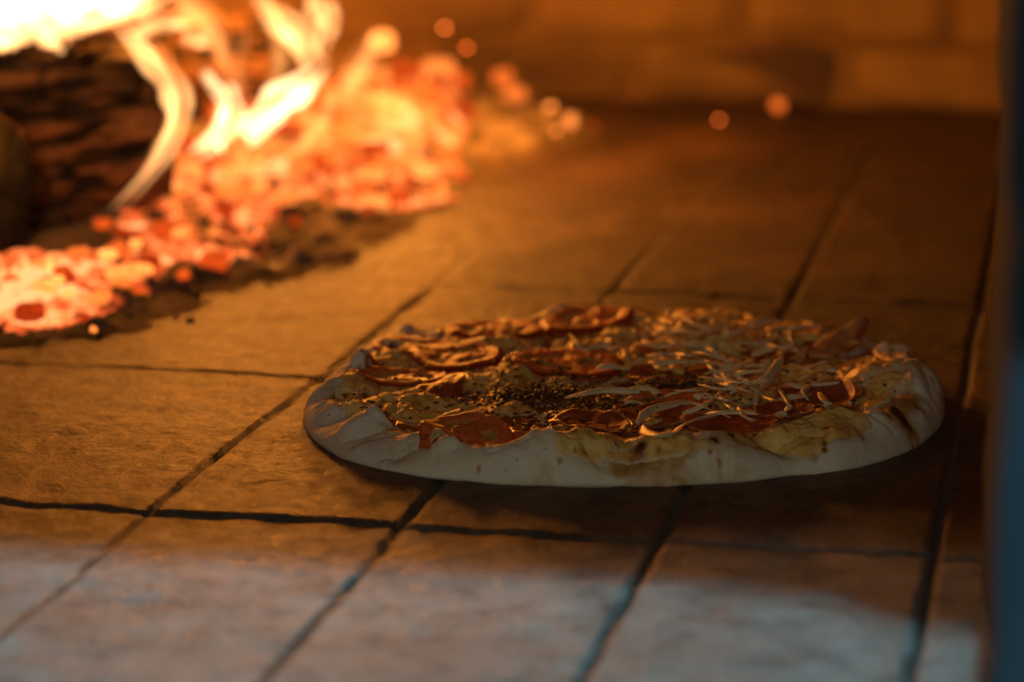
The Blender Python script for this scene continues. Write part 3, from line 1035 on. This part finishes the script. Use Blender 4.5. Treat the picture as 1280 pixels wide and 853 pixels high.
for q in traced:
    strip(q, random.uniform(.0016, .0026), random.uniform(.0005, .0008))
for i in range(36):
    x0 = random.triangular(770, 1075, 930)
    y0 = random.uniform(398, 520)
    if x0 > 1040 and y0 > 480:
        continue
    a = random.gauss(.0, .7)
    L = random.uniform(40, 95)
    c = random.uniform(-.8, .8)
    pts = []
    for k in range(5):
        t = k / 4 - .5
        pts.append((x0 + L * t * math.cos(a) - c * L * .5 * t * t * math.sin(a), y0 + (L * t * math.sin(a) + c * L * (t * t - .1)) * .38, random.uniform(.0015, .005) + (.003 if 0 < k < 4 else 0)))
    strip(pts, random.uniform(.0009, .0017), random.uniform(.0006, .0009))

for i in range(90):
    x0 = random.triangular(740, 1070, 860)
    y0 = random.uniform(390, 478)
    if x0 > 1030 and y0 > 440 or y0 < 398 and x0 > 950:
        continue
    a = random.gauss(.1, .6)
    L = random.uniform(26, 60)
    c = random.uniform(-.6, .6)
    pts = []
    for k in range(4):
        t = k / 3 - .5
        pts.append((x0 + L * t * math.cos(a), y0 + (L * t * math.sin(a) + c * L * (t * t - .1)) * .36, random.uniform(-.0016, .0018)))
    strip(pts, random.uniform(.0022, .0042), random.uniform(.0012, .0020), name='cheese_strand', m='cheese')

# herb flakes and charred crumbs: nobody could count them
fv, ff, fm, off = [], [], [], 0
ic, icf = ico(0)
zones = [(655, 498, .016, .011, 520, .85, .003), (700, 490, .014, .010, 260, .8, .002), (765, 510, .016, .012, 420, .6, .002), (835, 492, .022, .014, 500, .15, .002), (880, 485, .014, .012, 260, .1, .002),
         (815, 478, .03, .014, 300, .5, .001), (690, 440, .04, .03, 420, .7, .001), (600, 470, .05, .03, 260, .6, .0008), (900, 500, .05, .03, 300, .3, .001), (560, 510, .05, .02, 140, .5, .0005), (1000, 480, .04, .03, 120, .3, .001), (800, 560, .08, .02, 60, .2, .0003), (720, 530, .03, .015, 200, .7, .001)]
for px, py, sx, sy, n_, pc, st in zones:
    p = at(px, py, .014)
    for _ in range(n_):
        x, y = p.x + random.gauss(0, sx), p.y + random.gauss(0, sy)
        if math.hypot(x - PC[0], y - PC[1]) > .160:
            continue
        z = float(surf(x, y)) + .0035 * (random.random() < .5) + st * random.random() * math.exp(-((x - p.x) / sx) ** 2 - ((y - p.y) / sy) ** 2)
        if random.random() < pc:
            s = random.uniform(.0005, .0013)
            v = ic * np.array([s, s * random.uniform(.6, 1.2), s * random.uniform(.5, .9)]) * (1 + .3 * RNG.random((12, 1))) + np.array([x, y, z])
            fv.append(v)
            ff += [tuple(t + off) for t in icf]
            fm += [1] * 20
            off += 12
        else:
            L, a, w = random.uniform(.0010, .0030), random.uniform(0, 6.28), random.uniform(.0003, .0007)
            d = np.array([math.cos(a), math.sin(a), random.uniform(-.5, .7)]) * L
            s = np.array([-math.sin(a), math.cos(a), random.uniform(-.5, .5)]) * w
            c0 = np.array([x, y, z + .0008])
            v = np.array([c0 - d / 2, c0 + s, c0 + d / 2, c0 - s, c0 + np.array([0, 0, .0005])])
            fv.append(v)
            ff += [(off, off + 1, off + 4), (off + 1, off + 2, off + 4), (off + 2, off + 3, off + 4), (off + 3, off, off + 4), (off + 3, off + 2, off + 1, off)]
            fm += [0] * 5
            off += 5
hb = part('herb_flakes', np.concatenate(fv), ff, None, mats=[M['herb'], M['char']], midx=fm, smooth=False)
hb['kind'] = 'stuff'

# ------------------------------------------------------------------ ASH BED and EMBER BED
gx = np.arange(-.95, .22, .0042)
gy = np.arange(1.5, 2.7, .0055)
GX, GY = np.meshgrid(gx, gy)
wx = GX + .012 * fbm(GX * 22, GY * 22, 60, 3)
wy = GY + .02 * fbm(GX * 22, GY * 22, 64, 3)
AD = polydist(wx, wy, ash_poly)
AH = np.where(AD > 0, np.clip(AD, 0, .14) ** 1.5 * .45, np.clip(AD, -.02, 0) * .12) + .010 * sstep(0, .05, AD) * fbm(GX * 28, GY * 28, 70, 5, .6) + .004 * sstep(-.01, .02, AD) * np.abs(fbm(GX * 90, GY * 90, 75, 3))
ridge_p = at(470, 150, 0)
AH += .022 * np.exp(-((GX + .13) / .09) ** 2 - ((GY - 2.33) / .14) ** 2)
AH = np.minimum(AH, .052)
AH *= 1 - .72 * np.exp(-((GX + .44) / .18) ** 2 - ((GY - 1.80) / .17) ** 2) * (AH > 0)
hot_poly = [tuple(at(a, b, c))[:2] for a, b, c in [(-60, 310, .005), (-200, 380, .005), (-60, 408, .004), (60, 404, .008), (115, 392, .008), (180, 364, .010), (240, 335, .012), (300, 318, .014), (345, 292, .016), (385, 240, .02), (440, 232, .022), (500, 238, .02), (560, 242, .012), (582, 190, .018), (585, 150, .022), (562, 90, .03), (520, 50, .04), (480, 30, .05), (430, 32, .05), (380, 60, .045), (250, 165, .03), (150, 262, .025), (90, 318, .02)]]


def ash_h(x, y):
    i = np.clip(((np.asarray(y) - gy[0]) / .0055).astype(int), 0, len(gy) - 1)
    j = np.clip(((np.asarray(x) - gx[0]) / .0042).astype(int), 0, len(gx) - 1)
    return np.maximum(AH[i, j], 0)


keep = (AH > -.003).ravel()
gf = grid_faces(len(gy), len(gx))
gf = gf[keep[gf].all(1)]
ids, inv = np.unique(gf, return_inverse=True)
av = np.stack([GX, GY, AH], -1).reshape(-1, 3)[ids]
HD = polydist(wx, wy, hot_poly)
heat = (sstep(-.014, .020, HD) * (.98 + .0 * sstep(1.85, 1.7, GY))).ravel()[ids]
ao = obj('ash_bed', av, inv.reshape(gf.shape), None, mats=[M['ash'], M['embers']],
         midx=(heat[inv.reshape(gf.shape)].mean(1) > .05).astype(int), attrs={'hotness': heat, 'rim': (1 - sstep(-.01, .06, AD)).ravel()[ids]})
tag(ao, 'grey ash heap with a glowing ember bed around the burning logs', 'ash bed', kind='stuff')

# ------------------------------------------------------------------ COALS
protos = []
for k in range(6):
    v, f = ico(2)
    r = 1 + .28 * fbm(v[:, 0] * 1.3 + k * 9, v[:, 1] * 1.3, v[:, 2] * 1.3, 3)
    v = v * r[:, None]
    v = np.clip(np.sign(v) * np.abs(v) ** .8, -.86, .90)
    v = v * np.array([1.0, random.uniform(.6, .9), random.uniform(.6, .9)])
    me = bpy.data.meshes.new('coal')
    me.from_pydata([tuple(a) for a in v], [], [tuple(int(i) for i in a) for a in f])
    me.materials.append(M['coal'])
    protos.append(me)


def coal(loc, size, glow, label, group=None, name='glowing_coal', cat='coal', rz=None, stretch=(1, 1, .8)):
    o = bpy.data.objects.new(name, random.choice(protos))
    col.objects.link(o)
    o.location = loc
    o.scale = (size * stretch[0], size * stretch[1], size * stretch[2])
    o.rotation_euler = (0 if rz is not None else random.uniform(-.5, .5), 0, random.uniform(0, 6.28) if rz is None else rz)
    o.color = (*glow, 1)
    if name == 'cinder':
        o.material_slots[0].link = 'OBJECT'
        o.material_slots[0].material = M['ash']
    tag(o, label, cat, group)
    return o


def G(k):
    """glow colour by heat 0..1.."""
    return (.6 + 1.5 * k, .04 + .52 * k ** 1.8, .004 + .10 * k ** 2.5)


n_c = 0
hp = np.array(hot_poly)
while n_c < 240:
    x, y = random.uniform(hp[:, 0].min(), hp[:, 0].max()), random.uniform(hp[:, 1].min(), hp[:, 1].max())
    dd = float(polydist(np.array([x]), np.array([y]), hot_poly)[0])
    if dd < -.004:
        continue
    s = random.uniform(.0045, .012) * (1 + .5 * sstep(1.9, 2.3, y))
    k = random.choice((.02, .1, .3, .5, .7, .85, 1.0, 1.05)) * (.55 + .45 * float(sstep(-.005, .03, dd)))
    zone = 0 if y < 1.80 else (1 if y < 2.08 else (2 if x < -.16 else 3))
    coal((x, y, float(ash_h(x, y)) + s * .35), s, G(k), ['glowing coal in the nearest embers at the lower left of the fire', 'glowing coal in the ember band under the long curved flame', 'glowing coal around the foot of the white flames', 'glowing coal in the big ember heap right of the flames'][zone], ['coals in the nearest embers', 'coals under the curved flame', 'coals by the white flames', 'coals in the ember heap'][zone])
    n_c += 1
# dark lumps at the edge of the ash
for i in range(26):
    t = random.random()
    e = random.choice([((150, 415), (350, 335)), ((350, 340), (570, 245)), ((250, 340), (470, 235)), ((0, 425), (130, 420)), ((330, 290), (450, 250))])
    px = e[0][0] + (e[1][0] - e[0][0]) * t + random.gauss(0, 14)
    py = e[0][1] + (e[1][1] - e[0][1]) * t + random.gauss(0, 10)
    p = at(px, py, 0)
    s = random.uniform(.002, .0045)
    coal((p.x, p.y, float(ash_h(p.x, p.y)) + s * .4), s, (.0, 0, 0), 'dark dead cinder lying in the ash in front of the embers', 'dead cinders in the ash', 'cinder', 'cinder')


def spot(px, py, dpx, heat_, label, Y=None, stretch=(1, 1, .85), mult=1.0, rz=None, name='glowing_coal'):
    """a coal seen at this place with this blurred width"""
    if Y is None:
        p = at(px, py, 0)
        zc = float(ash_h(p.x, p.y))
        p = at(px, py, zc + .006)
        zc = float(ash_h(p.x, p.y))
        p.z = max(p.z, zc + .004)
    else:
        p = atY(px, py, Y)
    blur = 3294 * .0221 * (1 / 1.36 - 1 / p.y)
    real = max(5.0, math.sqrt(max(dpx * dpx - blur * blur, 0)) if dpx > blur else 5)
    s = real * p.y / 3371 / 2
    g = G(heat_)
    k = max(1.0, min(14, (blur / real) ** 2)) * mult
    return coal(p, s, tuple(c * k for c in g), label, rz=rz, stretch=stretch, name=name)


spot(204, 238, 44, 1.1, 'bright yellow coal below the curved flame beside the large log', mult=1.4, stretch=(1.4, 1, .8))
spot(134, 318, 30, 1.1, 'left bright coal of the pair in front of the large log', mult=1.4)
spot(170, 305, 20, 1.1, 'right bright coal of the pair in front of the large log', mult=1.2)
spot(162, 340, 52, .95, 'long glowing ember at the ash edge in front of the large log', mult=1.2, stretch=(1.5, .8, .7), rz=.8)
spot(118, 265, 16, 1.0, 'tiny bright ember at the foot of the curved flame', mult=1.2)
spot(73, 350, 18, 1.1, 'upper small bright coal in the nearest embers', mult=1.4)
spot(86, 366, 20, 1.1, 'lower small bright coal in the nearest embers', mult=1.4)
spot(58, 358, 34, 1.0, 'broad pale coal in the nearest embers', mult=1.3)
spot(117, 412, 14, .85, 'lone orange ember in the dark ash at the front edge of the fire', mult=1.1)
spot(478, 52, 44, 1.05, 'large pale coal on top of the ember heap', Y=2.42, mult=1.5)
spot(402, 180, 32, .95, 'round orange coal in front of the white flames', mult=1.1)
spot(476, 216, 22, .9, 'left coal of the row at the foot of the ember heap', mult=1.0)
spot(528, 214, 36, 1.0, 'largest coal of the row at the foot of the ember heap', mult=1.3)
spot(553, 234, 24, .85, 'rightmost coal of the row at the foot of the ember heap', mult=1.0)
spot(500, 210, 34, .8, 'middle coal of the row at the foot of the ember heap', mult=.9, stretch=(1.3, 1, .7))
spot(556, 35, 25, .70, 'round red ember high against the back wall', Y=2.60, mult=.75, name='glowing_ember')
spot(583, 60, 26, .5, 'dim red ember just below the round one by the back wall', Y=2.56, mult=.55, name='glowing_ember')
spot(628, 98, 40, .6, 'upper end of the long red ember lying behind the fire', Y=2.56, mult=.9, stretch=(1.0, 1, 1.2))
spot(645, 118, 40, .7, 'lower end of the long red ember lying behind the fire', Y=2.52, mult=.9, stretch=(1.0, 1, 1.0))
spot(688, 138, 30, .95, 'upper left coal of the bright cluster right of the fire', Y=2.52, mult=1.2, stretch=(.8, 1, 1.2))
spot(713, 152, 34, .95, 'lower right coal of the bright cluster right of the fire', Y=2.47, mult=1.2, stretch=(.9, 1, 1.3))
spot(698, 165, 26, .85, 'lowest coal of the bright cluster right of the fire', Y=2.44, mult=1.0)
spot(664, 156, 26, .35, 'dull red coal left of the bright cluster', Y=2.46, mult=.5)
spot(742, 158, 22, .3, 'faint brown ember right of the bright cluster', Y=2.46, mult=.12)
spot(602, 182, 20, .4, 'faint pinkish ember in the ash right of the heap', mult=.14)
spot(899, 150, 24, .62, 'small round orange ember alone on the floor near the back wall', mult=.42, name='glowing_ember')
spot(972, 132, 34, .60, 'red ember beside the dark patch at the foot of the back wall', Y=2.62, mult=.8, name='glowing_ember')


# ------------------------------------------------------------------ LOGS
def log(name, A, B, r0, r1, label, ridges, seed, cracks=0):
    A, B = np.array(A), np.array(B)
    nl, na = 130, 160
    t = np.linspace(0, 1, nl)
    a = np.linspace(0, 2 * math.pi, na, endpoint=False)
    ax = B - A
    L = np.linalg.norm(ax)
    ax /= L
    s = np.cross(ax, (0, 0, 1))
    s /= np.linalg.norm(s)
    u = np.cross(s, ax)
    T_, A_ = np.meshgrid(t, a, indexing='ij')
    rr = r0 + (r1 - r0) * T_
    cx, cy = np.cos(A_) * 1.0, np.sin(A_) * 1.0
    g = fbm(cx * 5 + seed, cy * 5, T_ * L * 9, 4, .55)
    rid = 1 - np.abs(g) * 2.2
    blk = np.abs(vnoise(cx * 3 + seed, cy * 3, T_ * L * 26))
    rr = rr * (1 + .05 * fbm(cx * 1.2, cy * 1.2, T_ * 2 + seed, 2)) - .010 * sstep(.35, 1.0, rid) - .006 * sstep(.12, .0, blk)
    endw = np.minimum(T_, 1 - T_) * L
    rr = rr * (1 - .10 * (1 - sstep(0, .015, endw)))
    v = A + ax * (T_ * L)[..., None] + s * (rr * cx)[..., None] + u * (rr * cy)[..., None]
    v = v.reshape(-1, 3)
    f = grid_faces(nl, na, wrap=True)
    ridge = np.clip(1 - sstep(.2, .9, rid), 0, 1) * sstep(.03, .14, blk)
    glow = sstep(.55, .98, rid) * np.clip(-np.sin(A_) * .6 + .25, 0, 1) * .9
    body = empty(name, tuple(A))
    tag(body, label, 'log')
    o = obj('bark', v - A, f, M['bark'], parent=body, attrs={'ridge': ridge.ravel(), 'glow': glow.ravel()})
    # cut ends
    for e, (c, i0, sg) in enumerate(((A, 0, -1), (B, (nl - 1) * na, 1))):
        ring = v[i0:i0 + na]
        rs = [ring * q + c * (1 - q) + ax * sg * .004 * math.sqrt(1 - q) + ax * .0016 * fbm(ring[:, 0] * 90 * q, ring[:, 1] * 90, ring[:, 2] * 90, 3)[:, None] * (q < 1) for q in np.linspace(1, 0, 12)]
        vv = np.concatenate(rs) - A
        ff_ = grid_faces(12, na, wrap=True, flip=(sg > 0))
        obj('cut_end', vv, ff_, M['logend'], parent=body)
    return body


M['logend'] = m_simple('charred_end_grain', (.012, .011, .010), (.04, .038, .034), 40, .9, .8, .004, .2, 110)
lA = atY(-330, 190, 1.98)
log('charred_log', (-.70, 1.82, .055), (-.262, 1.945, .070), .080, .070, 'large charred log with cracked bark under the flames at the left', 40, 3)
log('charred_log', (-.352, 1.765, .058), (-.66, 1.93, .06), .056, .052, 'dark log with its round end facing out at the left edge', 30, 8)
log('charred_log', (-.50, 2.36, .10), (-.20, 2.30, .09), .045, .04, 'dark log behind the curved flames', 30, 14)

# ------------------------------------------------------------------ FLAMES (bodies of glowing gas)
def flame(pts, Y, w, m, label, depth=1.0, dY=0.0):
    """pts: photo pixels, Y: distance of the flame, w: half widths in pixels"""
    n_ = len(pts)
    P = [tuple(atY(a, b, Y + dY * i / (n_ - 1))) for i, (a, b) in enumerate(pts)]
    path = spline(P, 8)
    k = np.linspace(0, 1, len(path))
    ww = 1.25 * np.interp(k, np.linspace(0, 1, len(w)), w) * Y / 3371
    ww = ww * (1 + .22 * vnoise(k * 9, pts[0][0] * .1))
    tp = np.clip(np.minimum(k * 5, (1 - k) * 3.2), .02, 1) ** .8
    v, f = tube(path, ww * tp, ww * tp * depth, 20, up=(0, -1, .0001))
    o = obj('flame', v, f, M['sheath'] if m != 'flame_dim' else M[m])
    tag(o, label, 'flame')
    nst = 1 if m == 'flame_dim' else 3
    for q in range(nst):
        a, b = [(0, 1), (.0, .72), (.25, 1)][q]
        sel = (k >= a) & (k <= b)
        kk = (k[sel] - a) / (b - a)
        cw = ww[sel] * [.50, .34, .30][q] * (1 + .35 * vnoise(kk * 7, pts[0][1] * .13 + q * 5)) * np.clip(np.minimum(kk * 6, (1 - kk) * 4), .02, 1) ** .8
        sd = [.12, .62, -.62][q] * ww[sel] * (1 + .8 * vnoise(kk * 5, 7.7 + q)) 
        T_ = np.gradient(path, axis=0)[sel]
        nrm = np.stack([T_[:, 2], np.zeros(len(T_)), -T_[:, 0]], 1)
        nrm /= np.linalg.norm(nrm, axis=1)[:, None] + 1e-9
        if sel.sum() < 4:
            continue
        v, f = tube(path[sel] + nrm * sd[:, None] + np.array([0, .004 * q, 0]), cw, cw, 14, up=(0, -1, .0001))
        obj('flame_tongue', v, f, M[{'flame_dim': 'flame_mid', 'flame_mid': 'flame_hot', 'flame_hot': 'core'}[m]], parent=o)
    return o


flame([(-60, 40), (0, 22), (50, 20), (100, 26), (150, 16), (200, 0), (260, -40)], 2.08, [24, 24, 20, 17, 16, 14, 8], 'flame_mid', 'wide white flame along the top of the large log')
flame([(-40, 0), (60, -8), (140, 0), (220, -25)], 2.14, [24, 26, 20, 12], 'flame_hot', 'hottest white flame in the upper left corner')
flame([(40, 10), (62, 40), (74, 58), (84, 66)], 1.86, [16, 15, 11, 5], 'flame_mid', 'ragged orange flame edge licking down over the top of the large log')
flame([(-30, 30), (4, 50), (30, 56)], 1.86, [16, 14, 7], 'flame_mid', 'orange flame edge at the top left corner of the large log')
flame([(150, 18), (176, 52), (205, 88), (220, 120), (216, 158), (196, 200), (165, 238), (128, 270)], 1.84, [16, 14, 15, 14, 12, 12, 10, 6], 'flame_mid', 'long curved flame sweeping down the front of the large log')
flame([(200, -20), (238, 8), (268, 42), (284, 84), (292, 125)], 2.16, [14, 17, 15, 12, 7], 'flame_dim', 'dull orange flame arching above the white streak')
flame([(228, 40), (248, 50), (268, 56)], 2.12, [7, 9, 6], 'flame_mid', 'small bright tongue between the two curved flames')
flame([(256, 82), (266, 100), (284, 122), (282, 150), (262, 178), (230, 194)], 2.05, [5, 7, 12, 14, 12, 9], 'flame_hot', 'short thick white flame curling right of the long curved one')
flame([(232, 196), (290, 178), (340, 140), (378, 112), (415, 78)], 2.15, [9, 14, 16, 17, 11], 'flame_hot', 'broad white flame streak rising to the right over the embers')
flame([(322, -20), (345, 20), (372, 52), (390, 92)], 2.18, [10, 13, 15, 14], 'flame_mid', 'left tall flame above the white streak')
flame([(384, -30), (402, 8), (404, 36), (392, 76)], 2.20, [8, 12, 12, 12], 'flame_mid', 'right tall flame above the white streak')
flame([(336, 10), (350, 60), (346, 100), (322, 140)], 2.17, [8, 10, 10, 9], 'flame_dim', 'thin orange flame between the dark gap and the white streak')
flame([(22, 398), (24, 360), (30, 332), (28, 312)], 1.655, [14, 14, 9, 4], 'flame_mid', 'low orange flame in the nearest embers at the left')
flame([(58, 398), (62, 366), (60, 338), (66, 316)], 1.66, [15, 13, 9, 3], 'flame_mid', 'low pointed flame beside the nearest bright coals')
flame([(-14, 396), (-8, 360), (8, 325)], 1.65, [13, 12, 5], 'flame_mid', 'low bright flame at the left edge beside the ash')
flame([(92, 405), (98, 380), (92, 352)], 1.66, [10, 10, 4], 'flame_dim', 'thin orange flame above the dark front edge of the ash')
flame([(178, 285), (200, 262), (235, 236), (262, 214)], 1.98, [8, 10, 9, 4], 'flame_dim', 'orange flame low between the large log and the bright coal')
flame([(262, 262), (300, 240), (322, 210), (330, 186)], 2.06, [9, 12, 9, 4], 'flame_dim', 'faint orange flame rising from the embers below the white streak')
flame([(352, 205), (384, 176), (408, 140), (420, 100)], 2.12, [9, 13, 12, 6], 'flame_dim', 'orange flame on the right side of the white streak')
flame([(424, 128), (446, 92), (462, 60), (470, 30)], 2.24, [14, 18, 14, 6], 'flame_dim', 'pale orange flame at the left of the ember heap')
flame([(288, 150), (300, 118), (296, 84), (306, 52), (300, 20)], 2.2, [5, 7, 6, 5, 3], 'flame_dim', 'thin dull flame in the dark gap behind the white streak')
flame([(158, 44), (196, 30), (232, 28), (262, 20)], 2.06, [9, 10, 8, 4], 'flame_mid', 'pale flame joining the top flame and the arching one')
